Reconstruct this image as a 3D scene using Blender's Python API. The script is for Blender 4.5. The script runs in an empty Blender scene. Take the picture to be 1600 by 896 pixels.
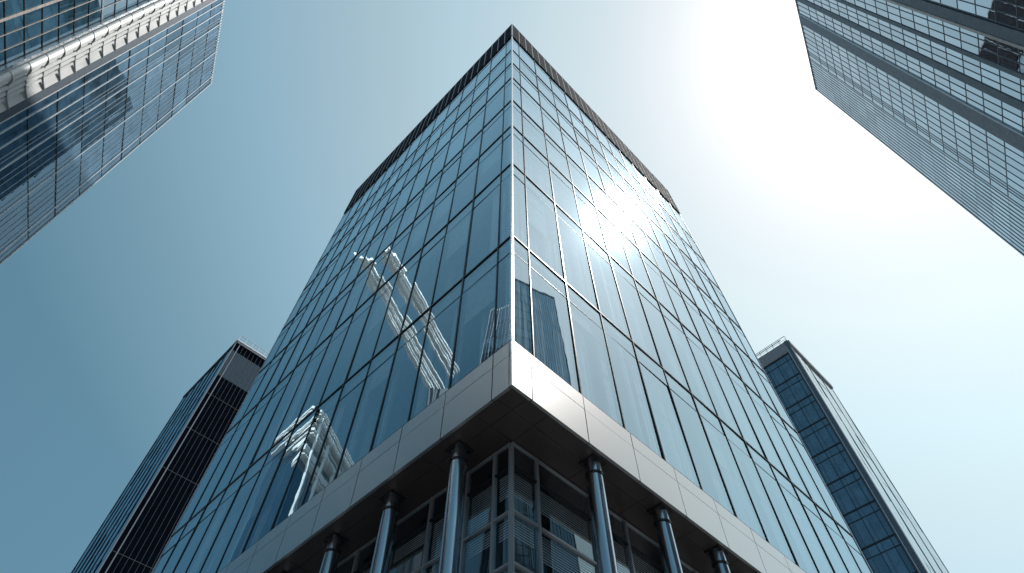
import bpy, bmesh, math, random
from mathutils import Vector, Matrix
random.seed(7)
sc = bpy.context.scene
C = sc.collection
R2 = math.sqrt(.5)

# ------------------------------------------------------------------ camera
cam_d = bpy.data.cameras.new('camera'); cam = bpy.data.objects.new('camera', cam_d); C.objects.link(cam)
cam.location = (0, 0, 1.6); cam.rotation_euler = (math.radians(90 + 57.1), 0, 0)
cam_d.sensor_width = 36; cam_d.lens = 971 / 1600 * 36; cam_d.clip_start = .05; cam_d.clip_end = 5000
sc.camera = cam

# ------------------------------------------------------------------ sky and sun
SUN_AZ, SUN_EL = math.radians(70.0), math.radians(61.7)          # azimuth clockwise from +Y
S = Vector((math.sin(SUN_AZ) * math.cos(SUN_EL), math.cos(SUN_AZ) * math.cos(SUN_EL), math.sin(SUN_EL)))
w = bpy.data.worlds.new('World'); sc.world = w; w.use_nodes = True
nt = w.node_tree; nt.nodes.clear(); N = nt.nodes.new; L = nt.links.new
sky = N('ShaderNodeTexSky'); sky.sky_type = 'NISHITA'; sky.sun_disc = False
sky.sun_elevation = SUN_EL; sky.sun_rotation = SUN_AZ; sky.air_density = 1.0; sky.dust_density = 1.5; sky.ozone_density = 1.5
bg1 = N('ShaderNodeBackground'); bg1.inputs['Strength'].default_value = .05
L(sky.outputs[0], bg1.inputs['Color'])
# thin bright haze of the air round the sun (function of the angle to the sun)
tc = N('ShaderNodeTexCoord')
dot = N('ShaderNodeVectorMath'); dot.operation = 'DOT_PRODUCT'; dot.inputs[1].default_value = S
nrm = N('ShaderNodeVectorMath'); nrm.operation = 'NORMALIZE'
L(tc.outputs['Generated'], nrm.inputs[0]); L(nrm.outputs[0], dot.inputs[0])
cl = N('ShaderNodeClamp'); cl.inputs['Min'].default_value = -1; cl.inputs['Max'].default_value = 1
L(dot.outputs['Value'], cl.inputs['Value'])
ac = N('ShaderNodeMath'); ac.operation = 'ARCCOSINE'; L(cl.outputs[0], ac.inputs[0])
sc90 = N('ShaderNodeMath'); sc90.operation = 'DIVIDE'; sc90.inputs[1].default_value = math.radians(90); L(ac.outputs[0], sc90.inputs[0])
ramp = N('ShaderNodeValToRGB'); L(sc90.outputs[0], ramp.inputs[0])
GLOW = [(0, (.42, .46, .46)), (8, (.43, .48, .48)), (15, (.46, .54, .54)), (19, (.465, .57, .565)), (23, (.475, .60, .59)), (31, (.405, .56, .585)),
        (37, (.355, .485, .50)), (48, (.225, .38, .435)), (58, (.125, .245, .29)), (68, (.05, .142, .18)), (90, (.025, .09, .13))]
el = ramp.color_ramp.elements
while len(el) > 1: el.remove(el[0])
el[0].position = 0; el[0].color = (*GLOW[0][1], 1)
for d, c in GLOW[1:]:
    e = el.new(d / 90); e.color = (*c, 1)
def expo(sig, amp, sq=True):
    a = N('ShaderNodeMath'); a.operation = 'DIVIDE'; a.inputs[1].default_value = math.radians(sig); L(ac.outputs[0], a.inputs[0])
    b = N('ShaderNodeMath'); b.operation = 'MULTIPLY'; L(a.outputs[0], b.inputs[0])
    b.inputs[1].default_value = 1
    if sq: L(a.outputs[0], b.inputs[1])
    c = N('ShaderNodeMath'); c.operation = 'MULTIPLY'; c.inputs[1].default_value = -1; L(b.outputs[0], c.inputs[0])
    d = N('ShaderNodeMath'); d.operation = 'EXPONENT'; L(c.outputs[0], d.inputs[0])
    f = N('ShaderNodeMath'); f.operation = 'MULTIPLY'; f.inputs[1].default_value = amp; L(d.outputs[0], f.inputs[0])
    return f
e1, e2 = expo(2.2, 6.0), expo(6.0, .5, False)
ad = N('ShaderNodeMath'); ad.operation = 'ADD'; L(e1.outputs[0], ad.inputs[0]); L(e2.outputs[0], ad.inputs[1])
mx = N('ShaderNodeVectorMath'); mx.operation = 'ADD'; L(ramp.outputs[0], mx.inputs[0]); L(ad.outputs[0], mx.inputs[1])
# the haze is denser towards the horizon
sepd = N('ShaderNodeSeparateXYZ'); L(nrm.outputs[0], sepd.inputs[0])
hz = N('ShaderNodeMapRange'); hz.inputs['From Min'].default_value = math.sin(math.radians(25)); hz.inputs['From Max'].default_value = 1.0
L(sepd.outputs['Z'], hz.inputs['Value'])
hc = N('ShaderNodeMix'); hc.data_type = 'VECTOR'; hc.inputs[4].default_value = (1.52, 1.38, 1.28); hc.inputs[5].default_value = (.82, .86, .885)
L(hz.outputs[0], hc.inputs[0])
hm = N('ShaderNodeVectorMath'); hm.operation = 'MULTIPLY'; L(mx.outputs[0], hm.inputs[0]); L(hc.outputs[1], hm.inputs[1])
bg2 = N('ShaderNodeBackground'); L(hm.outputs[0], bg2.inputs['Color'])
asd = N('ShaderNodeAddShader'); L(bg1.outputs[0], asd.inputs[0]); L(bg2.outputs[0], asd.inputs[1])
wo = N('ShaderNodeOutputWorld'); L(asd.outputs[0], wo.inputs[0])

sun_d = bpy.data.lights.new('sun', 'SUN'); sun = bpy.data.objects.new('sun', sun_d); C.objects.link(sun)
sun_d.energy = 4.2; sun_d.angle = math.radians(.5); sun_d.color = (1, .955, .9)
sun.rotation_euler = (-S).to_track_quat('-Z', 'Y').to_euler(); sun.location = (60, 20, 120)

sc.view_settings.view_transform = 'Standard'; sc.view_settings.look = 'None'
sc.view_settings.exposure = 0; sc.view_settings.gamma = 1; sc.view_settings.use_curve_mapping = False
sc.cycles.max_bounces = 12; sc.cycles.glossy_bounces = 6; sc.cycles.diffuse_bounces = 4; sc.cycles.transparent_max_bounces = 16
sc.cycles.sample_clamp_indirect = 8; sc.cycles.use_denoising = True; sc.cycles.caustics_reflective = False

# ------------------------------------------------------------------ materials
def new_mat(name):
    m = bpy.data.materials.new(name); m.use_nodes = True
    return m, m.node_tree, m.node_tree.nodes['Principled BSDF']
def wear(t, scale, lo, hi, stretch=(1, 1, 1)):
    tc = t.nodes.new('ShaderNodeTexCoord'); mp = t.nodes.new('ShaderNodeMapping'); mp.inputs['Scale'].default_value = stretch
    nz = t.nodes.new('ShaderNodeTexNoise'); nz.inputs['Scale'].default_value = scale; nz.inputs['Detail'].default_value = 5
    mr = t.nodes.new('ShaderNodeMapRange'); mr.inputs['From Min'].default_value = .3; mr.inputs['From Max'].default_value = .7
    mr.inputs['To Min'].default_value = lo; mr.inputs['To Max'].default_value = hi
    t.links.new(tc.outputs['Object'], mp.inputs[0]); t.links.new(mp.outputs[0], nz.inputs['Vector']); t.links.new(nz.outputs['Fac'], mr.inputs['Value'])
    return mr.outputs[0], nz.outputs['Fac']
def simple(name, col, rough=.5, metal=0, vary=.12, scale=3, stretch=(1, 1, 1), bump=0, spec=.5, rv=.2):
    m, t, p = new_mat(name)
    fac, nz = wear(t, scale, 1 - vary, 1 + vary, stretch)
    mul = t.nodes.new('ShaderNodeVectorMath'); mul.operation = 'MULTIPLY'; mul.inputs[0].default_value = col
    t.links.new(fac, mul.inputs[1]); t.links.new(mul.outputs[0], p.inputs['Base Color'])
    rf, _ = wear(t, scale * 1.7, rough * (1 - rv), min(1, rough * (1 + rv)), stretch); t.links.new(rf, p.inputs['Roughness'])
    p.inputs['Metallic'].default_value = metal; p.inputs['Specular IOR Level'].default_value = spec
    if bump:
        b = t.nodes.new('ShaderNodeBump'); b.inputs['Distance'].default_value = bump; b.inputs['Strength'].default_value = .5
        t.links.new(nz, b.inputs['Height']); t.links.new(b.outputs[0], p.inputs['Normal'])
    return m
def glass(name, f0, tint, trans, wav, inner=None, scale=.55, power=5.0, grime=.0, stretch=(1, 1, 1)):
    """coated facade glass: sharp reflection that grows towards grazing, over clear tinted (or backed) glass"""
    m, t, p = new_mat(name); nd, lk = t.nodes, t.links; nd.remove(p); out = nd['Material Output']
    tc = nd.new('ShaderNodeTexCoord'); mp = nd.new('ShaderNodeMapping'); mp.inputs['Scale'].default_value = stretch
    lk.new(tc.outputs['Object'], mp.inputs[0])
    nz = nd.new('ShaderNodeTexNoise'); nz.inputs['Scale'].default_value = scale; nz.inputs['Detail'].default_value = 2; nz.inputs['Roughness'].default_value = .45
    lk.new(mp.outputs[0], nz.inputs['Vector'])
    bp = nd.new('ShaderNodeBump'); bp.inputs['Strength'].default_value = 1; bp.inputs['Distance'].default_value = wav
    lk.new(nz.outputs['Fac'], bp.inputs['Height'])
    gl = nd.new('ShaderNodeBsdfGlossy'); gl.inputs['Roughness'].default_value = .0; gl.inputs['Color'].default_value = (*tint, 1)
    lk.new(bp.outputs[0], gl.inputs['Normal'])
    lw = nd.new('ShaderNodeLayerWeight'); lw.inputs['Blend'].default_value = .5
    pw = nd.new('ShaderNodeMath'); pw.operation = 'POWER'; pw.inputs[1].default_value = power; lk.new(lw.outputs['Facing'], pw.inputs[0])
    mr = nd.new('ShaderNodeMapRange'); mr.inputs['To Min'].default_value = f0; mr.inputs['To Max'].default_value = .97; lk.new(pw.outputs[0], mr.inputs['Value'])
    geo = nd.new('ShaderNodeNewGeometry')
    rv = nd.new('ShaderNodeMapRange'); rv.inputs['To Min'].default_value = .66; rv.inputs['To Max'].default_value = 1.12
    lk.new(geo.outputs['Random Per Island'], rv.inputs['Value'])
    rt = nd.new('ShaderNodeMapRange'); rt.inputs['To Min'].default_value = .84; rt.inputs['To Max'].default_value = 1.0
    wn = nd.new('ShaderNodeTexWhiteNoise'); wn.noise_dimensions = '1D'; lk.new(geo.outputs['Random Per Island'], wn.inputs['W']); lk.new(wn.outputs['Value'], rt.inputs['Value'])
    gt = nd.new('ShaderNodeVectorMath'); gt.operation = 'SCALE'; gt.inputs[0].default_value = tint; lk.new(rt.outputs[0], gt.inputs['Scale']); lk.new(gt.outputs[0], gl.inputs['Color'])
    if inner is None:
        tr = nd.new('ShaderNodeBsdfTransparent'); cm = nd.new('ShaderNodeVectorMath'); cm.operation = 'SCALE'; cm.inputs[0].default_value = trans
        lk.new(rv.outputs[0], cm.inputs['Scale']); lk.new(cm.outputs[0], tr.inputs['Color'])
    else:
        tr = nd.new('ShaderNodeBsdfDiffuse'); n2 = nd.new('ShaderNodeTexNoise'); n2.inputs['Scale'].default_value = .9; lk.new(tc.outputs['Object'], n2.inputs['Vector'])
        r2 = nd.new('ShaderNodeMapRange'); r2.inputs['From Min'].default_value = .3; r2.inputs['From Max'].default_value = .7; r2.inputs['To Min'].default_value = .5; r2.inputs['To Max'].default_value = 1.5
        lk.new(n2.outputs['Fac'], r2.inputs['Value'])
        mu = nd.new('ShaderNodeMath'); mu.operation = 'MULTIPLY'; lk.new(r2.outputs[0], mu.inputs[0])
        rr = nd.new('ShaderNodeMapRange'); rr.inputs['To Min'].default_value = .35; rr.inputs['To Max'].default_value = 1.6; lk.new(geo.outputs['Random Per Island'], rr.inputs['Value'])
        lk.new(rr.outputs[0], mu.inputs[1])
        cm = nd.new('ShaderNodeVectorMath'); cm.operation = 'SCALE'; cm.inputs[0].default_value = inner
        lk.new(mu.outputs[0], cm.inputs['Scale']); lk.new(cm.outputs[0], tr.inputs['Color'])
    mixs = nd.new('ShaderNodeMixShader'); lk.new(mr.outputs[0], mixs.inputs[0]); lk.new(tr.outputs[0], mixs.inputs[1]); lk.new(gl.outputs[0], mixs.inputs[2])
    lk.new(mixs.outputs[0], out.inputs['Surface'])
    return m
def clear(name):
    m, t, p = new_mat(name); t.nodes.remove(p); tr = t.nodes.new('ShaderNodeBsdfTransparent'); tr.inputs['Color'].default_value = (.96, .97, .98, 1)
    t.links.new(tr.outputs[0], t.nodes['Material Output'].inputs['Surface']); return m

M = {}
M['glass'] = glass('coated_glass', (.31), (.67, .88, 1.0), (.80, .89, .93), .0021, power=2.5)
M['podium_glass'] = glass('podium_glass', .22, (.75, .92, 1.0), (.84, .90, .93), .0012)
M['clear'] = clear('clear_inner_face')
M['left_glass'] = glass('left_tower_glass', .24, (.55, .76, .95), None, .0025, inner=(.06, .12, .18), scale=.8)
M['grid_glass'] = glass('grid_glass', .36, (.75, .9, 1.0), None, .0015, inner=(.05, .12, .18), scale=.6)
M['right_glass'] = glass('right_tower_glass', .76, (.97, .98, 1.0), None, .0016, inner=(.10, .13, .16), scale=.8)
M['dark_glass'] = glass('dark_tower_glass', .03, (.5, .65, .85), None, .002, inner=(.004, .006, .01), power=6)
M['wavy_glass'] = glass('wavy_tower_glass', .38, (.6, .8, .95), None, .02, inner=(.012, .035, .06), scale=.9, stretch=(1, 1, .35))
M['blue_glass'] = glass('blue_tower_glass', .27, (.6, .8, .95), None, .002, inner=(.035, .07, .105))
M['pale_glass'] = glass('pale_tower_glass', .55, (.9, .97, 1.0), None, .012, inner=(.15, .2, .22), stretch=(1, 1, .4))
M['mullion'] = simple('dark_mullion', (.022, .026, .032), .38, .5)
M['trim'] = simple('silver_trim', (.72, .74, .76), .28, .8)
M['white_line'] = simple('white_metal', (.80, .81, .82), .35, .3)
M['tan_line'] = simple('bronze_metal', (.45, .40, .37), .4, .5)
M['fascia'] = simple('brushed_panel', (.57, .56, .55), .35, 1.0, .01, 1.2, rv=.01)
M['joint'] = simple('shadow_joint', (.012, .012, .014), .8)
M['soffit'] = simple('bronze_soffit', (.10, .082, .082), .3, .5, .04, .7, rv=.03)
M['louvre'] = simple('parapet_louvre', (.016, .021, .030), .9, 0, spec=.03)
M['steel'] = simple('polished_steel', (.46, .51, .56), .2, 1.0, .04, 3, (1, 1, .2))
M['collar'] = simple('dark_collar', (.05, .05, .055), .3, .7)
M['frame'] = simple('podium_frame', (.42, .44, .47), .35, .6, .03, 1)
M['slat'] = simple('blind_slat', (.86, .87, .88), .5)
M['concrete'] = simple('concrete', (.30, .30, .30), .85, 0, .15, 1.5, bump=.01)
M['core'] = simple('core_wall', (.08, .11, .14), .8)
M['ceiling'] = simple('office_ceiling', (.48, .52, .55), .8)
M['int_col'] = simple('office_column', (.6, .62, .63), .6)
M['shade'] = simple('roller_shade', (.62, .66, .68), .8)
M['sheer'] = simple('sheer_curtain', (.88, .89, .90), .9, 0, .08)  # white cloth of the curtains added to lift the right face
M['brace'] = simple('brace_white', (.86, .87, .88), .5)
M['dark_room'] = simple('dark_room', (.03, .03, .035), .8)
M['white_shaft'] = simple('white_shaft', (.88, .88, .87), .4, .1, .08, 1.5, (1, 1, .3))
M['grey_band'] = simple('grey_band', (.20, .22, .25), .5, .2)
M['navy_band'] = simple('navy_band', (.07, .10, .135), .5, .1)
M['slate_band'] = simple('slate_band', (.13, .165, .20), .5, .1)
M['fin_white'] = simple('fin_white', (.36, .40, .45), .8, 0, spec=.1)
M['slate_panel'] = simple('slate_panel', (.055, .08, .105), .9, 0, spec=.02)
M['slate_fin'] = simple('slate_fin', (.16, .18, .2), .5, 0)
M['black_panel'] = simple('black_panel', (.003, .005, .009), .9, 0, .3, .8, spec=0)
M['thin_fin'] = simple('thin_fin', (.06, .068, .08), .6, 0, spec=.1)
M['white_crown'] = simple('white_crown', (.93, .93, .92), .65, .6, .05, .05)
M['pale_panel'] = simple('pale_panel', (.20, .25, .29), .45, .4)
M['rib_grey'] = simple('rib_grey', (.34, .35, .37), .5, .2)
M['rail'] = simple('rail', (.5, .53, .56), .4, .6)
M['roof'] = simple('roof_membrane', (.25, .25, .25), .9)

# ------------------------------------------------------------------ mesh helpers
class MB:
    def __init__(s): s.v = []; s.f = []; s.m = []
    def hexa(s, c, mats=None):
        """c: 8 corners, order (s,n,z) bits: s fastest, then n, then z; faces: n- n+ s- s+ z- z+"""
        b = len(s.v); s.v += [tuple(p) for p in c]
        q = [(0, 1, 5, 4), (2, 6, 7, 3), (0, 4, 6, 2), (1, 3, 7, 5), (0, 2, 3, 1), (4, 5, 7, 6)]
        for i, f in enumerate(q): s.f.append(tuple(b + k for k in f)); s.m.append(mats[i] if mats else 0)
        return s
    def box(s, F, s0, s1, n0, n1, z0, z1, mats=None):
        return s.hexa([F(a, n, z) for z in (z0, z1) for n in (n0, n1) for a in (s0, s1)], mats)
    def pane(s, F, s0, s1, z0, z1, n=0.0, th=.02, tilt=.004):
        a, b = random.gauss(0, tilt), random.gauss(0, tilt * .7); sc_, zc = (s0 + s1) / 2, (z0 + z1) / 2
        off = lambda u, z: max(-.02, min(.02, a * (u - sc_) + b * (z - zc))) - .02 + n
        return s.hexa([F(u, off(u, z) + d, z) for z in (z0, z1) for d in (-th, 0) for u in (s0, s1)], (1, 0, 1, 1, 1, 1))
    def tube(s, c, r, z0, z1, n=28, r2=None):
        b = len(s.v); r2 = r2 or r
        for z, q in ((z0, r), (z1, r2)):
            for i in range(n):
                t = 2 * math.pi * i / n; s.v.append((c[0] + q * math.cos(t), c[1] + q * math.sin(t), z))
        for i in range(n):
            j = (i + 1) % n; s.f.append((b + i, b + j, b + n + j, b + n + i)); s.m.append(0)
        for k in (0, n):
            e = len(s.v); s.v += s.v[b + k:b + k + n]; s.f.append(tuple(e + i for i in range(n))); s.m.append(0)
        return s
    def build(s, name, mats, parent=None, smooth=False):
        me = bpy.data.meshes.new(name); me.from_pydata(s.v, [], s.f)
        for m in (mats if isinstance(mats, (list, tuple)) else [mats]): me.materials.append(m)
        for p, k in zip(me.polygons, s.m): p.material_index = k
        bm = bmesh.new(); bm.from_mesh(me); bmesh.ops.recalc_face_normals(bm, faces=bm.faces)
        bm.to_mesh(me); bm.free()
        if smooth:
            for p in me.polygons: p.use_smooth = len(p.vertices) == 4
        o = bpy.data.objects.new(name, me); C.objects.link(o)
        if parent: o.parent = parent
        return o
def thing(name, loc, rz, label, cat, group=None):
    o = bpy.data.objects.new(name, None); C.objects.link(o); o.location = loc; o.rotation_euler = (0, 0, rz)
    o['label'] = label; o['category'] = cat
    if group: o['group'] = group
    return o
def many(items, name, mats, parent, limit=100):
    """items: builders in order of how large they show; the first ones as parts of their own, the rest as one"""
    for f in items[:limit]:
        m = MB(); f(m); m.build(name, mats, parent)
    if len(items) > limit:
        m = MB()
        for f in items[limit:]: f(m)
        o = m.build(name, mats, parent); o['kind'] = 'stuff'

# ------------------------------------------------------------------ setting
g = MB(); g.box(lambda a, b, z: (a, b, z), -2500, 2500, -2500, 2500, -.5, 0)
ground = g.build('ground', simple('paving', (.34, .33, .32), .85, 0, .2, .8)); ground['kind'] = 'structure'
g = MB(); g.box(lambda a, b, z: (a, b, z), -200, 200, -16, -6, .004, .008)
road = g.build('road', simple('asphalt', (.05, .05, .052), .9, 0, .25, 4)); road['kind'] = 'structure'

# ================================================================== central glass office block
A = math.radians(45)
D0 = 9.0
W = 21.3
tp = lambda z: 1 - .085 * max(0, z - 13) / 38      # the block narrows a little towards its roof
T = thing('office_tower', (0, D0, 0), A, 'central glass office block with sharp corner, silver fascia, columns below and louvred roof band', 'office building', 'glass towers round the street')
FR = lambda s, n, z: (s * tp(z), -n, z)
FL = lambda s, n, z: (-n, s * tp(z), z)
ZF0, ZSEAM, ZF1 = 11.55, 12.62, 13.11
ZL = [13.11, 18.43, 24.33, 28.82, 32.76, 37.08, 40.5, 44.0, 48.05]
ZP0, ZP1 = 48.05, 52.34
SP = .95
sR = [.06, .75] + [.75 + 1.72 * k for k in range(1, 12)] + [W - .06]
sL = [.06, .63] + [.63 + 1.6 * k for k in range(1, 13)] + [W - .06]
bays = {'R': sR, 'L': sL}
pan, spa = [], []
for i in range(len(ZL) - 1):
    z0, z1 = ZL[i], ZL[i + 1]; zs = z1 - min(SP, .22 * (z1 - z0))
    for k in range(14):
        for f, F in (('R', FR), ('L', FL)):
            ss = bays[f]
            if k + 1 >= len(ss): continue
            a, b = ss[k], ss[k + 1]
            pan.append((i * 1.0 + k * .12, lambda m, F=F, a=a, b=b, z0=z0, zs=zs: m.pane(F, a + .01, b - .01, z0 + .01, zs - .008)))
            spa.append((i * 1.0 + k * .12, lambda m, F=F, a=a, b=b, z1=z1, zs=zs: m.pane(F, a + .01, b - .01, zs + .008, z1 - .01)))
pan.sort(key=lambda t: t[0]); spa.sort(key=lambda t: t[0])
many([p[1] for p in pan], 'window_pane', [M['glass'], M['clear']], T)
many([p[1] for p in spa], 'spandrel_pane', [M['glass'], M['clear']], T)
for f, F in (('R', FR), ('L', FL)):
    for k, s in enumerate(bays[f][1:-1]):
        h = .024 if k % 2 else .015
        MB().box(F, s - h, s + h, -.14, .012 if k % 2 else .009, ZF1 + .05, ZP0 - .03).build('mullion', M['mullion'], T)
    for i, z in enumerate(ZL[1:]):
        MB().box(F, .05, W - .05, -.12, .016, z - .026, z + .026).build('transom', M['mullion'], T)
        zs = z - min(SP, .22 * (z - ZL[i]))
        MB().box(F, .05, W - .05, -.06, -.008, zs - .006, zs + .006).build('thin_transom', M['mullion'], T)
    MB().box(F, W - .04, W + .01, -.09, .01, ZF1, ZP0).build('end_trim', M['rail'], T)
MB().box(FR, -.03, .045, -.045, .03, ZF1 + .05, ZP0 - .03).build('corner_trim', M['trim'], T)
# parapet band of dark louvres and pale fins
for f, F in (('R', FR), ('L', FL)):
    m = MB()
    x0 = -.06 if f == 'R' else -.055
    m.box(F, x0 + (0 if f == 'R' else .13), W, -.3, .05, ZP0 + .02, ZP1 - .14)
    n = 28; st = W / n
    for k in range(n):
        for j in (1, 2, 3):
            s = k * st + j * st / 4; m.box(F, s - .02, s + .02, .04, .058, ZP0 + .05, ZP1 - .2)
    m.build('parapet_louvre', M['louvre'], T)
    for k in range(n + 1):
        s = k * st
        if k == 0 and f == 'L': continue
        a, b = (-.075, .03) if (k == 0) else (s - .035, s + .035)
        MB().box(F, a, b, -.06 if k else -.03, .06, ZP0 - .02, ZP1 - .02).build('parapet_fin', M['fin_white'], T)
    MB().box(F, (-.065 if f == 'R' else .035), W, -.2, .065, ZP1 - .12, ZP1 - .01).build('coping', M['fin_white'], T)
# fascia panels
for f, F in (('R', FR), ('L', FL)):
    j = [-.06, .57] + [.57 + (1.86 if f == 'R' else 1.68) * k for k in range(1, 13)]
    j = [x for x in j if x < W - .3] + [W]
    if f == 'L': j[0] = .03
    for a, b in zip(j[:-1], j[1:]):
        for z0, z1 in ((ZF0, ZSEAM), (ZSEAM, ZF1)):
            MB().box(F, a + (.013 if a > 0 else 0), b - .013, -.02, .06 + random.uniform(-.002, .002), z0 + .006, z1 - .008).build('fascia_panel', M['fascia'], T)
    MB().box(F, .04, W, -.25, -.03, ZF0 + .02, ZF1 - .01).build('fascia_backing', M['joint'], T)
    MB().box(F, (-.045 if f == 'R' else .05), W, -.1, .045, ZF1 - .002, ZF1 + .045).build('sill_flashing', M['mullion'], T)
# soffit panels
FS = lambda s, n, z: (s * tp(z), n * tp(z), z)
xs = [.03, .475, 1.155] + [1.155 + 1.86 * k for k in range(1, 11)]
for (i0, i1) in ((.03, .47), (.48, 1.149)):
    for a, b in zip(xs[:-1], xs[1:]):
        MB().box(FS, a + .006, b - .006, i0, i1, ZF0 + .012, ZF0 + .05).build('soffit_panel', M['soffit'], T)
        if a >= 1.15:
            MB().box(FS, i0, i1, a + .006, b - .006, ZF0 + .012, ZF0 + .05).build('soffit_panel', M['soffit'], T)
MB().box(FS, .05, W, .05, W, ZF0 + .07, ZF1 - .06).build('transfer_slab', M['joint'], T)
# floors, core, back walls, inner columns
for z in ZL[1:]:
    MB().box(FS, .16, W - .4, .16, W - .4, z - .62, z - .05).build('floor_slab', M['ceiling'], T)
MB().box(FS, 6.5, W - .5, 6.5, W - .5, ZF1, ZP0 + .4).build('core_wall', M['core'], T)
for za, zb in ((0, 12.99), (13.0, ZP1 - .2)):
    MB().box(FS, W - .3, W - .01, .1, W - .31, za, zb).build('back_wall', M['core'], T)
    MB().box(FS, .1, W - .01, W - .3, W - .01, za, zb).build('back_wall', M['core'], T)
MB().box(FS, .32, W - .31, .32, W - .31, ZP0 + .5, ZP0 + .8).build('roof_deck', M['roof'], T)
for k in range(6):
    for q in ((1.5 + 3.4 * k, 1.5), (1.5, 1.5 + 3.4 * k)):
        if q == (1.5, 1.5) and k == 0 and q in globals().get('_seen', ()): continue
        globals().setdefault('_seen', set()).add(q)
        MB().box(FS, q[0] - .2, q[0] + .2, q[1] - .2, q[1] + .2, ZF1 - .05, ZP0).build('inner_column', M['int_col'], T)
for i in range(len(ZL) - 1):
    for f, F in (('R', FR), ('L', FL)):
        ss = bays[f]
        for k in range(1, len(ss) - 2):
            if random.random() < (.22 if i < 4 else .12):
                zt = ZL[i + 1] - .7; hgt = random.uniform(.15, .6) * (zt - ZL[i])
                MB().box(F, ss[k] + .08, ss[k + 1] - .08, -.2, -.19, zt - hgt, zt).build('roller_shade', M['shade'], T)
# sheer curtains added to brighten the glass, nearly all on the right face
for i in range(len(ZL) - 1):
    for f, F in (('R', FR), ('L', FL)):
        ss = bays[f]
        for k in range(0, len(ss) - 1):
            if random.random() < (.88 if f == 'R' else .12):
                a, b = ss[k] + .04, ss[k + 1] - .04
                if b - a > 1 and random.random() < .4: b = a + (b - a) * random.uniform(.4, .8)
                m = MB(); n_ = max(2, int((b - a) / .11))
                for q in range(n_):      # soft vertical folds
                    x0_, x1_ = a + (b - a) * q / n_, a + (b - a) * (q + 1) / n_; d0, d1 = -.34 - .03 * (q % 2), -.34 - .03 * ((q + 1) % 2)
                    m.hexa([F(x, d + t, z) for z in (ZL[i] + .06, ZL[i + 1] - .66) for t in (-.012, 0) for x, d in ((x0_, d0), (x1_, d1))])
                m.build('curtain', M['sheer'], T)

# drapes and partitions close behind the glass of the lower storeys
for i in range(3):
    for f, F in (('R', FR), ('L', FL)):
        ss = bays[f]
        for k in range(1, 10):
            if random.random() < .5:
                a = ss[k] + random.choice([.1, .3, .9]); wd = random.choice([.05, .12, .3, .5])
                MB().box(F, a, min(a + wd, ss[k + 1] - .1), -.5, -.42, ZL[i] + .05, ZL[i + 1] - .65).build('drape', M['shade'] if f == 'R' else M['int_col'], T)

# white hooked tube behind the right glazing
PS, PZ = 5.25, 23.4
m = MB(); pts_ = [(PS, ZF1 + .05), (PS, PZ - .25)] + [(PS - .22 + .22 * math.cos(t), PZ - .25 + .28 * math.sin(t)) for t in (.5, 1.1, 1.7, 2.4)] + [(PS - .42, PZ - .14)]
nn = 10
for i, (a, z) in enumerate(pts_):
    p0, p1 = pts_[max(0, i - 1)], pts_[min(len(pts_) - 1, i + 1)]; d = Vector((p1[0] - p0[0], p1[1] - p0[1])).normalized()
    for j in range(nn):
        t = 2 * math.pi * j / nn; m.v.append(FR(a - d.y * .075 * math.cos(t), -.22 + .075 * math.sin(t), z + d.x * .075 * math.cos(t)))
for i in range(len(pts_) - 1):
    for j in range(nn): m.f.append((i * nn + j, i * nn + (j + 1) % nn, (i + 1) * nn + (j + 1) % nn, (i + 1) * nn + j)); m.m.append(0)
m.build('light_pole', M['brace'], T, True)
# ceiling bulkheads and air grilles behind the left glazing
for i in range(5):
    for k in range(1, 12):
        if random.random() < .55:
            a = bays['L'][k]
            MB().box(FL, a + .1, a + 1.45, -.62, -.40, ZL[i + 1] - 1.15, ZL[i + 1] - .66).build('bulkhead', M['int_col'] if random.random() < .6 else M['dark_room'], T)

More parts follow.
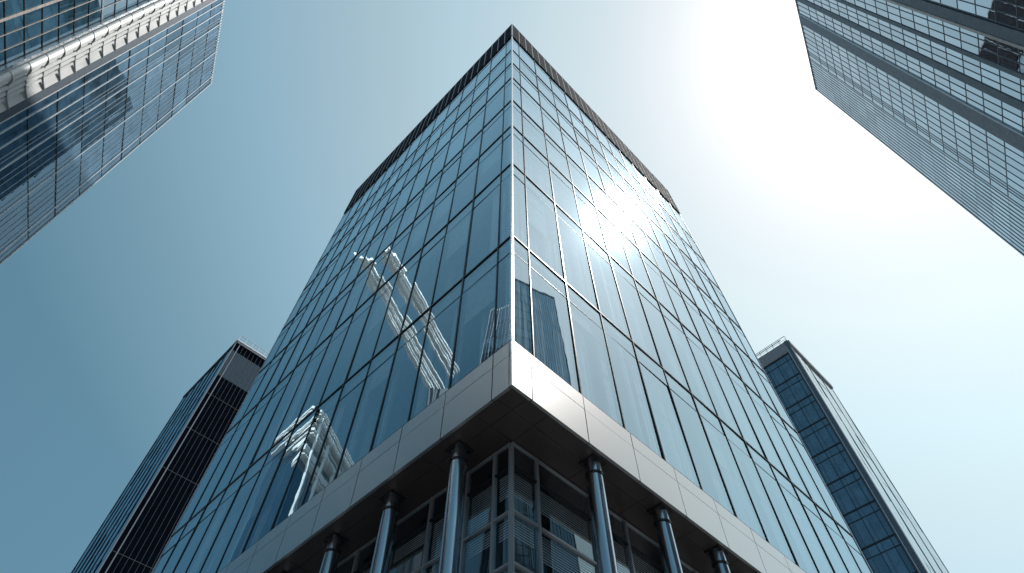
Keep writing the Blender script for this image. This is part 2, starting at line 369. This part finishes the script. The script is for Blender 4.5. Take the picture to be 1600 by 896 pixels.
# podium: recessed windows, columns
IN = 1.15
PR = lambda s, n, z: (IN + s, IN - n, z)
PL = lambda s, n, z: (IN - n, IN + s, z)
rows = [(10.86, 11.53), (9.70, 10.86), (8.55, 9.70), (7.0, 8.55)]
pb = {'R': [0, .8, 2.66, 4.0, 5.5, 7.0, 8.5, 10.0, 11.5], 'L': [0, .55, 1.45, 2.75, 4.2, 5.7, 7.2, 8.7, 10.2]}
for f, F in (('R', PR), ('L', PL)):
    for k, (a, b) in enumerate(zip(pb[f][:-1], pb[f][1:])):
        for r, (z0, z1) in enumerate([(9.70, 11.53), (8.55, 9.70), (6.6, 8.55)]):
            m = MB(); t = .025
            aa = a if (k or f == 'R') else a + .045
            m.box(F, aa, aa + t, -.06, .04, z0, z1); m.box(F, b - t, b, -.06, .04, z0, z1)
            m.box(F, aa + t, b - t, -.05, .03, z0, z0 + t); m.box(F, aa + t, b - t, -.05, .03, z1 - t, z1)
            if r == 0: m.box(F, aa + t, b - t, -.05, .02, 10.84, 10.88, (1,) * 6)
            wdw = m.build('podium_window', [M['frame'], M['mullion']], T)
            m = MB()
            if r == 0:
                m.pane(F, aa + t, b - t, z0 + t, 10.84, 0); m.pane(F, aa + t, b - t, 10.88, z1 - t, 0)
            else: m.pane(F, aa + t, b - t, z0 + t, z1 - t, 0)
            m.build('pane', [M['podium_glass'], M['clear']], wdw)
            drop = random.choice([.35, .6, .95, .95]) if not (k == 0 and r == 1) else .45
            top = (10.84 if r == 0 else z1 - t); n_ = int((top - z0 - t) * drop / .062); m = MB()
            for q in range(n_):
                z = top - .03 - q * .062
                pts = []
                for dz in (0, .006):
                    for nn, zo in ((-.137, .017), (-.125, -.017)):
                        for s in (aa + t + .02, b - t - .02): pts.append(F(s, nn, z + zo + dz))
                m.hexa(pts)
            if n_: m.build('blind', M['slat'], wdw)
    e = pb[f][-1]
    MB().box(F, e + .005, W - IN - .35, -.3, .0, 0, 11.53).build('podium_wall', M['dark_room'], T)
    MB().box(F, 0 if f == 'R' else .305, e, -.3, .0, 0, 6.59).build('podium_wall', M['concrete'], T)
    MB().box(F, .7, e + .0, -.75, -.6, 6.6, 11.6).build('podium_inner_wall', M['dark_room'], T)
for f, q in (('L', (2.2, .5)), ('L', (4.62, .5)), ('L', (6.96, .5)), ('L', (9.3, .5)), ('L', (11.7, .5)), ('R', (3.0, .33)), ('R', (5.5, .3)), ('R', (7.9, .28)), ('R', (10.3, .28)), ('R', (12.7, .28))):
    c = (q[0], q[1]) if f == 'R' else (q[1], q[0])
    col = MB().tube(c, .195, 0, ZF0 - .02, 40).build('column', M['steel'], T, True)
    MB().tube(c, .215, ZF0 - .42, ZF0 - .36, 40).build('collar', M['collar'], col, True)
    MB().box(FS, c[0] - .23, c[0] + .23, c[1] - .23, c[1] + .23, ZF0 - .035, ZF0 + .008).build('head_plate', M['collar'], col)

# ================================================================== tall tower rising on the left
K = .66
H = (60 * K + 1.6) / K
TL = thing('office_tower', (-28.542 * K, 15.815 * K, 0), math.radians(-67.24), 'tall blue glass tower with white ribbed shaft up its side, top left', 'office building', 'glass towers round the street')
TL.scale = (K, K, K)
kL = lambda s: .098 - .0025 * s
FT = lambda s, n, z: (s + kL(s) * (z - H), n, z)
Z0 = 27.9
fins = [.7, 3.1, 5.7, 6.9, 7.7, 8.25]
minor = [1.5, 2.3, 3.95, 4.8, 6.3]
brk = sorted([0.02] + fins + minor + [8.8])
zr = [Z0 + 2.66 * k for k in range(14)]; zr[-1] = H - .3
zr = [z for z in zr if z < H - .2] + ([H - .25] if zr[-1] < H - .3 else [])
it = []
for i, (z0, z1) in enumerate(zip(zr[:-1], zr[1:])):
    for k, (a, b) in enumerate(zip(brk[:-1], brk[1:])):
        it.append((i, lambda m, a=a, b=b, z0=z0, z1=z1: m.pane(FT, a + .02, b - .02, z0 + .03, z1 - .03, tilt=.006)))
many([q[1] for q in it], 'window_pane', [M['left_glass'], M['clear']], TL)
MB().box(FT, 0, 22, -18, -.07, 0, H - .3).build('tower_wall', M['navy_band'], TL)
for s in fins: MB().box(FT, s - .035, s + .035, -.06, .03, Z0, H + .1).build('white_fin', M['white_line'], TL)
for s in minor + [x + .35 for x in (0.02, .7, 1.5, 2.3, 3.1, 3.95, 4.8, 5.7)]:
    MB().box(FT, s - .014, s + .014, -.06, .004, Z0, H).build('thin_fin', M['rail'], TL)
for k, z in enumerate(zr[1:-1]):
    MB().box(FT, .02, 8.8, -.065, .002 if k % 3 else .01, z - (.025 if k % 3 else .05), z + .025).build('floor_line', M['mullion'], TL)
MB().box(FT, -.05, .03, -.2, .05, 0, H + .05).build('edge_trim', M['white_line'], TL)
for k in range(36): MB().box(FT, .1 + k * .245, .2 + k * .245, -.05, .05, H - .24, H + .1).build('roof_bracket', M['white_line'], TL)
MB().box(FT, 8.3, 8.75, -.05, .02, Z0, H).build('dark_strip', M['navy_band'], TL)
# the ribbed half-round shaft
x0, x1 = 8.85, 10.85; xc, xr = (x0 + x1) / 2, (x1 - x0) / 2
# flat panes by the facade, raised battens, then a rounded edge roll
prof = [(0, .0), (.0, .10), (.30, .10), (.305, .20), (.38, .20), (.385, .13), (.45, .13), (.455, .26), (.54, .26), (.545, .18), (.60, .18), (.605, .33), (.70, .33), (.705, .24), (.745, .24)]
prof += [(.75 + .125 * (1 - math.cos(t)), .24 + .2 * math.sin(t)) for t in [math.pi * k / 12 for k in range(0, 12)]] + [(1.0, .0)]
u2x = lambda u: x0 + (x1 - x0) * u
m = MB()
for z in (Z0 - 3, H): m.v += [FT(u2x(u), h, z) for u, h in prof]
n_ = len(prof)
for i in range(n_ - 1): m.f.append((i, i + 1, n_ + i + 1, n_ + i)); m.m.append(0)
sh = m.build('ribbed_shaft', M['white_shaft'], TL)
for k in range(24):
    z = Z0 + 1.45 * k + .4; m = MB(); q_ = 14
    for dz in (0, .05):
        for off in (-.05, .045):
            for i in range(q_ + 1):
                u = i / q_; h = .12 + .17 * min(1, u / .7) + (.17 * math.sin(math.pi * min(1, max(0, (u - .7) / .3))) if u > .7 else 0)
                m.v.append(FT(u2x(u), h + off, z + dz - .32 * math.sin(math.pi * u * .9)))
    q = q_ + 1
    for i in range(q_):
        m.f += [(i, i + 1, q + i + 1, q + i), (2 * q + i, 3 * q + i, 3 * q + i + 1, 2 * q + i + 1), (q + i, q + i + 1, 3 * q + i + 1, 3 * q + i), (i, 2 * q + i, 2 * q + i + 1, i + 1)]; m.m += [0] * 4
    m.build('rib', M['rib_grey'], sh)
MB().box(FT, 10.88, 11.05, -.05, .22, Z0 - 3, H).build('shaft_ledge', M['trim'], TL)
# window grid beyond the shaft
gx = [11.08, 11.75, 12.45, 13.15, 14.0, 14.85, 15.7, 16.6, 17.5, 18.4]
gz = [32.8 + 1.42 * k for k in range(21)]
it = []
for i, (z0, z1) in enumerate(zip(gz[:-1], gz[1:])):
    for k, (a, b) in enumerate(zip(gx[:-1], gx[1:])):
        it.append((i + k * .6, lambda m, a=a, b=b, z0=z0, z1=z1: m.pane(FT, a + .02, b - .02, z0 + .02, z1 - .02, tilt=.003)))
it.sort(key=lambda t: t[0])
many([q[1] for q in it], 'grid_pane', [M['grid_glass'], M['clear']], TL)
for k, s in enumerate(gx[1:]):
    h = .07 if k % 3 == 2 else .022
    MB().box(FT, s - h, s + h, -.06, .03, gz[0], gz[-1]).build('grid_mullion', M['tan_line'], TL)
for k, z in enumerate(gz):
    h = .10 if k % 7 == 0 else .022
    MB().box(FT, 11.06, 18.5, -.06, .015, z - h, z + h).build('grid_transom', M['pale_panel'] if k % 7 == 0 else M['mullion'], TL)
m = MB()
for k in range(24): m.box(FT, 11.1, 18.5, -.06, .02 + .03, Z0 + k * .2, Z0 + k * .2 + .1)
m.build('louvre_panel', M['navy_band'], TL)

# ================================================================== tall tower rising on the right
H = 61.6
K = .8
H = (60 * K + 1.6) / K
TR = thing('office_tower', (29.006 * K, 16.415 * K, 0), math.radians(-116.43), 'pale glass tower with dark vertical bands against the bright sky, top right', 'office building', 'glass towers round the street')
TR.scale = (K, K, K)
kR = lambda s: .07 - .0038 * s
FQ = lambda s, n, z: (s + kR(s) * (z - H), -n, z)
bands = [(6.55, 7.45, 'grey_band'), (8.75, 9.2, 'slate_band'), (10.35, 10.6, 'slate_band'), (11.95, 12.55, 'slate_band'), (14.1, 14.7, 'slate_band')]
fz = [26.8 + 1.55 * k for k in range(23)]; fz[-1] = H - .3
fz = [z for z in fz if z < H - .5] + [H - .3]
fine = [.05 + .27 * k for k in range(12)] + [3.2, 3.6, 3.78, 3.96, 4.4, 4.85, 5.3, 5.75, 6.2]
mid = [7.45, 7.9, 8.35, 8.75, 9.2, 9.6, 10.0, 10.35, 10.6, 11.05, 11.5, 11.95, 12.65, 13.15, 13.65, 14.1, 14.7, 15.3, 15.9, 16.5]
it = []
pb_ = [.03, 1.1, 2.2, 3.2, 3.96, 4.85, 5.75, 6.55]
cols_ = list(zip(pb_[:-1], pb_[1:])) + [(a, b) for a, b in zip(mid[:-1], mid[1:]) if not any(abs(a - q[0]) < .02 for q in bands[1:]) and a != 11.95]
cols_.append((12.6, 12.65)) if False else None
for i, (z0, z1) in enumerate(zip(fz[:-1], fz[1:])):
    for (a, b) in cols_:
        it.append((i - a * .02, lambda m, a=a, b=b, z0=z0, z1=z1: m.pane(FQ, a + .01, b - .01, z0 + .012, z1 - .012, tilt=.0015)))
it.sort(key=lambda t: t[0])
many([q[1] for q in it], 'window_pane', [M['right_glass'], M['clear']], TR)
MB().box(FQ, 0, 26, -18, -.075, 0, H - .3).build('tower_wall', M['slate_band'], TR)
MB().box(FQ, -.04, 26, -.2, .035, H - .02, H + .1).build('coping', M['rail'], TR)
for a, b, mt in bands: MB().box(FQ, a, b, -.06, .03, 20, H - .03).build('dark_band', M[mt], TR)
MB().box(FQ, 7.46, 7.54, -.06, .06, 20, H - .03).build('light_fin', M['rail'], TR)
MB().box(FQ, 11.78, 11.94, -.06, .05, 20, H - .03).build('light_fin', M['tan_line'], TR)
for k, s in enumerate(fine): MB().box(FQ, s - .014, s + .014, -.06, .003, 20, H - .03).build('fine_mullion', M['grey_band'] if k % 4 else M['slate_band'], TR)
for s in mid:
    if not any(q[0] - .02 <= s <= q[1] + .02 for q in bands): MB().box(FQ, s - .016, s + .016, -.06, .006, 20, H - .03).build('mullion', M['slate_band'], TR)
for k, z in enumerate(fz[1:-1]): MB().box(FQ, 3.2, 17.5, -.065, .002, z - .016, z + .016).build('floor_line', M['grey_band'], TR)
MB().box(FQ, -.04, .03, -.2, .01, 0, H + .05).build('edge_trim', M['rail'], TR)
for k in range(40): MB().box(FQ, .1 + k * .42, .3 + k * .42, -.05, .02, H - .2, H - .02).build('roof_bracket', M['grey_band'], TR)

# ================================================================== far towers behind
FS = lambda s, n, z: (s, n, z)
FR = lambda s, n, z: (s, -n, z)
FL = lambda s, n, z: (-n, s, z)
def railing(T, pts, zb, h=1.25):
    m = MB(); r = .035
    for (a, b) in zip(pts[:-1], pts[1:]):
        d = Vector((b[0] - a[0], b[1] - a[1])); n = max(1, int(d.length / 1.1))
        for k in range(n + 1):
            x, y = a[0] + d.x * k / n, a[1] + d.y * k / n; m.box(FS, x - r, x + r, y - r, y + r, zb, zb + h)
        x0, x1 = sorted((a[0], b[0])); y0, y1 = sorted((a[1], b[1]))
        m.box(FS, x0 - .04, x1 + .04, y0 - .04, y1 + .04, zb + h, zb + h + .07)
        m.box(FS, x0 - .02, x1 + .02, y0 - .02, y1 + .02, zb + h * .5, zb + h * .5 + .035)
    return m.build('roof_railing', M['rail'], T)
HB = 76.6
# lower left: dark finned tower
LT = thing('office_tower', (-41.68, 58.15, 0), A, 'dark slender tower with thin pale fins and roof railing, behind the block lower left', 'office building', 'glass towers round the street')
AL, BL = 9.0, 16.2
MB().box(FS, .1, AL, .1, BL, 0, HB - .35).build('tower_wall', M['black_panel'], LT)
for k in range(15):
    s = k * .64; MB().box(FR, s - (.06 if k in (0, 1) else .022), s + (.06 if k in (0, 1) else .022), -.09, .03 if k < 2 else .006, 0, HB - .05).build('thin_fin', M['slate_fin'] if k < 2 else M['thin_fin'], LT)
zf = [30, 41, 52.1, 58.6, 65.0]
for a, b in zip(zf[:-1], zf[1:]):
    MB().box(FR, .1, AL, -.095, .0, a + .06, b - .06).build('dark_glazing', M['black_panel'], LT)
    MB().box(FR, .1, AL, -.095, .004, b - .03, b + .03).build('floor_line', M['thin_fin'], LT)
MB().box(FR, .1, AL, -.095, .002, 65.1, 68.6).build('dark_glazing', M['black_panel'], LT)
MB().box(FR, .1, AL, -.095, .003, 68.7, 74.2).build('pale_panel', M['slate_panel'], LT)
MB().box(FR, .1, AL, -.095, .02, 76.05, HB - .06).build('roof_band', M['rail'], LT)
MB().box(FR, -.1, AL, -.095, .2, HB - .3, HB - .08).build('roof_edge', M['rail'], LT)
it = []
for i in range(14):
    for k in range(7):
        z0, z1 = HB - .6 - 3.2 * (i + 1), HB - .6 - 3.2 * i; a, b = .3 + 2.25 * k, .3 + 2.25 * (k + 1)
        it.append(lambda m, a=a, b=b, z0=z0, z1=z1: m.pane(FL, a + .02, b - .02, z0 + .02, z1 - .02, n=-.04, tilt=.012))
many(it, 'window_pane', [M['wavy_glass'], M['clear']], LT)
for k in range(8): MB().box(FL, .3 + 2.25 * k - .03, .3 + 2.25 * k + .03, -.09, .02, 0, HB - .3).build('mullion', M['mullion'], LT)
MB().box(FL, .0, BL, -.095, .1, HB - .5, HB - .05).build('roof_edge', M['mullion'], LT)
railing(LT, [(AL, .1), (.1, .1)], HB - .1)
# lower right: blue grid tower with pale side
RT = thing('office_tower', (41.9, 58.27, 0), A, 'dark blue gridded tower with pale glass side and roof railing, behind the block lower right', 'office building', 'glass towers round the street')
AR, BR = 12.8, 9.0
MB().box(FS, .1, AR, .1, BR, 0, HB - .35).build('tower_wall', M['navy_band'], RT)
it, zr2 = [], [30 + 4.6 * k for k in range(10)]
zr2 = [HB - 2.4 - 4.4 * k for k in range(10)][::-1]
nb = [.95, 1.5, 2.6, 3.1, 4.2, 4.7, 5.8, 6.4, 7.6, 8.9]
for z0, z1 in list(zip(zr2[:-1], zr2[1:]))[::-1]:
    for a, b in zip(nb[:-1], nb[1:]):
        for u, v in ((z0, z0 + 3.2), (z0 + 3.2, z1)):
            it.append(lambda m, a=a, b=b, u=u, v=v: m.pane(FL, a + .02, b - .02, u + .03, v - .03, n=-.03, tilt=.006))
many(it, 'window_pane', [M['blue_glass'], M['clear']], RT)
for z in zr2:
    MB().box(FL, .85, BR, -.09, .01, z - .1, z + .1).build('floor_line', M['mullion'], RT)
    MB().box(FL, .85, BR, -.09, .01, z + 3.17, z + 3.23).build('thin_line', M['mullion'], RT)
for k, s in enumerate(nb): MB().box(FL, s - .03, s + .03, -.09, .006, 30, HB - 2.4).build('mullion', M['mullion'] if k % 2 else M['navy_band'], RT)
MB().box(FL, .0, .55, -.3, .2, 0, HB - .05).build('corner_pier', M['navy_band'], RT)
MB().box(FL, .56, .66, -.2, .16, 0, HB - 1.2).build('light_fin', M['rail'], RT)
MB().box(FL, .56, BR, -.09, .1, HB - 2.2, HB - .05).build('roof_band', M['grey_band'], RT)
it = []
for i in range(11):
    for k in range(6):
        z0, z1 = HB - .9 - 4.4 * (i + 1), HB - .9 - 4.4 * i; a, b = .25 + 2.08 * k, .25 + 2.08 * (k + 1)
        it.append(lambda m, a=a, b=b, z0=z0, z1=z1: m.pane(FR, a + .02, b - .02, z0 + .02, z1 - .02, n=-.02, tilt=.012))
many(it, 'side_pane', [M['pale_glass'], M['clear']], RT)
for s in (.25, 4.41, 8.57, 12.6): MB().box(FR, s - .04, s + .04, -.09, .02, 0, HB - .5).build('side_mullion', M['grey_band'], RT)
MB().box(FR, .0, AR, -.09, .2, HB - .9, HB - .05).build('roof_edge', M['grey_band'], RT)
railing(RT, [(.1, BR), (.1, .1)], HB - .1)

# ================================================================== two unseen towers added west of the street for their reflections in the left facade
def crown(T, p0, p1, z0, z1, wid, step, name, o):
    """row of upright white metal blades, all turned to the east"""
    d = Vector((p1[0] - p0[0], p1[1] - p0[1])); n = int(d.length / step); m = MB()
    for k in range(n + 1):
        x, y = p0[0] + d.x * k / n - o[0], p0[1] + d.y * k / n - o[1]
        j = random.uniform(.96, 1.04)
        m.box(FS, x - .25, x, y - wid * j / 2, y + wid * j / 2, z0, z1)
    m.build(name, M['white_crown'], T)
q = 1.2
o = (-356 * q, 63 * q)
ST = thing('office_tower', (*o, 0), 0, 'added unseen tower whose white louvred decks make the streaks mirrored high in the left facade', 'office building', 'glass towers round the street')
MB().box(FS, -16, 10, -8, 16, 0, 392 * q).build('core_wall', M['navy_band'], ST)
def lerp(p, r, t): return (p[0] + (r[0] - p[0]) * t, p[1] + (r[1] - p[1]) * t)
decks = [(((-220.4, 122.8), (-222.6, 112.0)), ((-364.8, 75.6), (-355.9, 63.4)), [(0, .24), (.31, .37), (.44, .60), (.67, .71), (.79, 1.0)]),
         (((-220.9, 103), (-218.2, 95)), ((-347, 58), (-336.5, 47.8)), [(0, .10), (.18, .46), (.54, .60), (.68, .82), (.90, 1.0)])]
for (a0, a1), (b0, b1), strips in decks:
    for k, (u, v) in enumerate(strips):
        t = (u + v) / 2; a, b = lerp(a0, a1, t), lerp(b0, b1, t); sh_ = random.uniform(0, .05); a = lerp(a, b, sh_)
        crown(ST, (a[0] * q, a[1] * q), (b[0] * q, b[1] * q), 399 * q, 399 * q + 4, (v - u) * 12 * q, 1.0, 'roof_deck', o)
o = (-114.9, 63.5)
WB = thing('office_tower', (*o, 0), 0, 'white banded tower with peaked roof corner, mirrored low in the left facade', 'office building', 'glass towers round the street')
e1, e2 = Vector((-.978, -.21)), Vector((-.72, .70))
def prism(name, off, l1, l2, z0, z1, mat):
    c = [(0, 0), (l1, 0), (0, l2), (l1, l2)]; pts = []
    for z in (z0, z1):
        for (u, v) in c:
            p = e1 * (u if u else off) + e2 * (v if v else off); pts.append((p.x, p.y, z))
    return MB().hexa(pts).build(name, mat, WB)
prism('tower_wall', 1.2, 46, 20, 0, 128, M['wavy_glass'])
for k, (zt, hh, l1, l2) in enumerate(((131, .8, 1, .9), (129.4, .35, .8, 1), (127.6, 1.5, 1, .55), (124.4, .4, .6, .8), (122.4, .9, .95, .4), (120.6, .3, .7, .3), (116.5, 1.9, .9, .25), (113.4, .4, .8, .2))):
    crown(WB, (-115.5, 63.6), (-115.5 - 34.5 * l1, 63.6 - 7.4 * l1), zt - hh, zt, 1.4 + .6 * (k % 3), .3, 'white_band', o)
    crown(WB, (-115.5, 64.2), (-115.5 - 15.5 * l2, 64.2 + 14.8 * l2), zt - hh, zt, 1.4, .3, 'white_band', o)
for k in range(5):
    x, y = -3 - 6.5 * k, -1.2 * k - 1.5
    MB().box(FS, x - .3, x + .3, y - .3, y + .3, 92, 128 - 3 * k).build('white_post', M['white_crown'], WB)
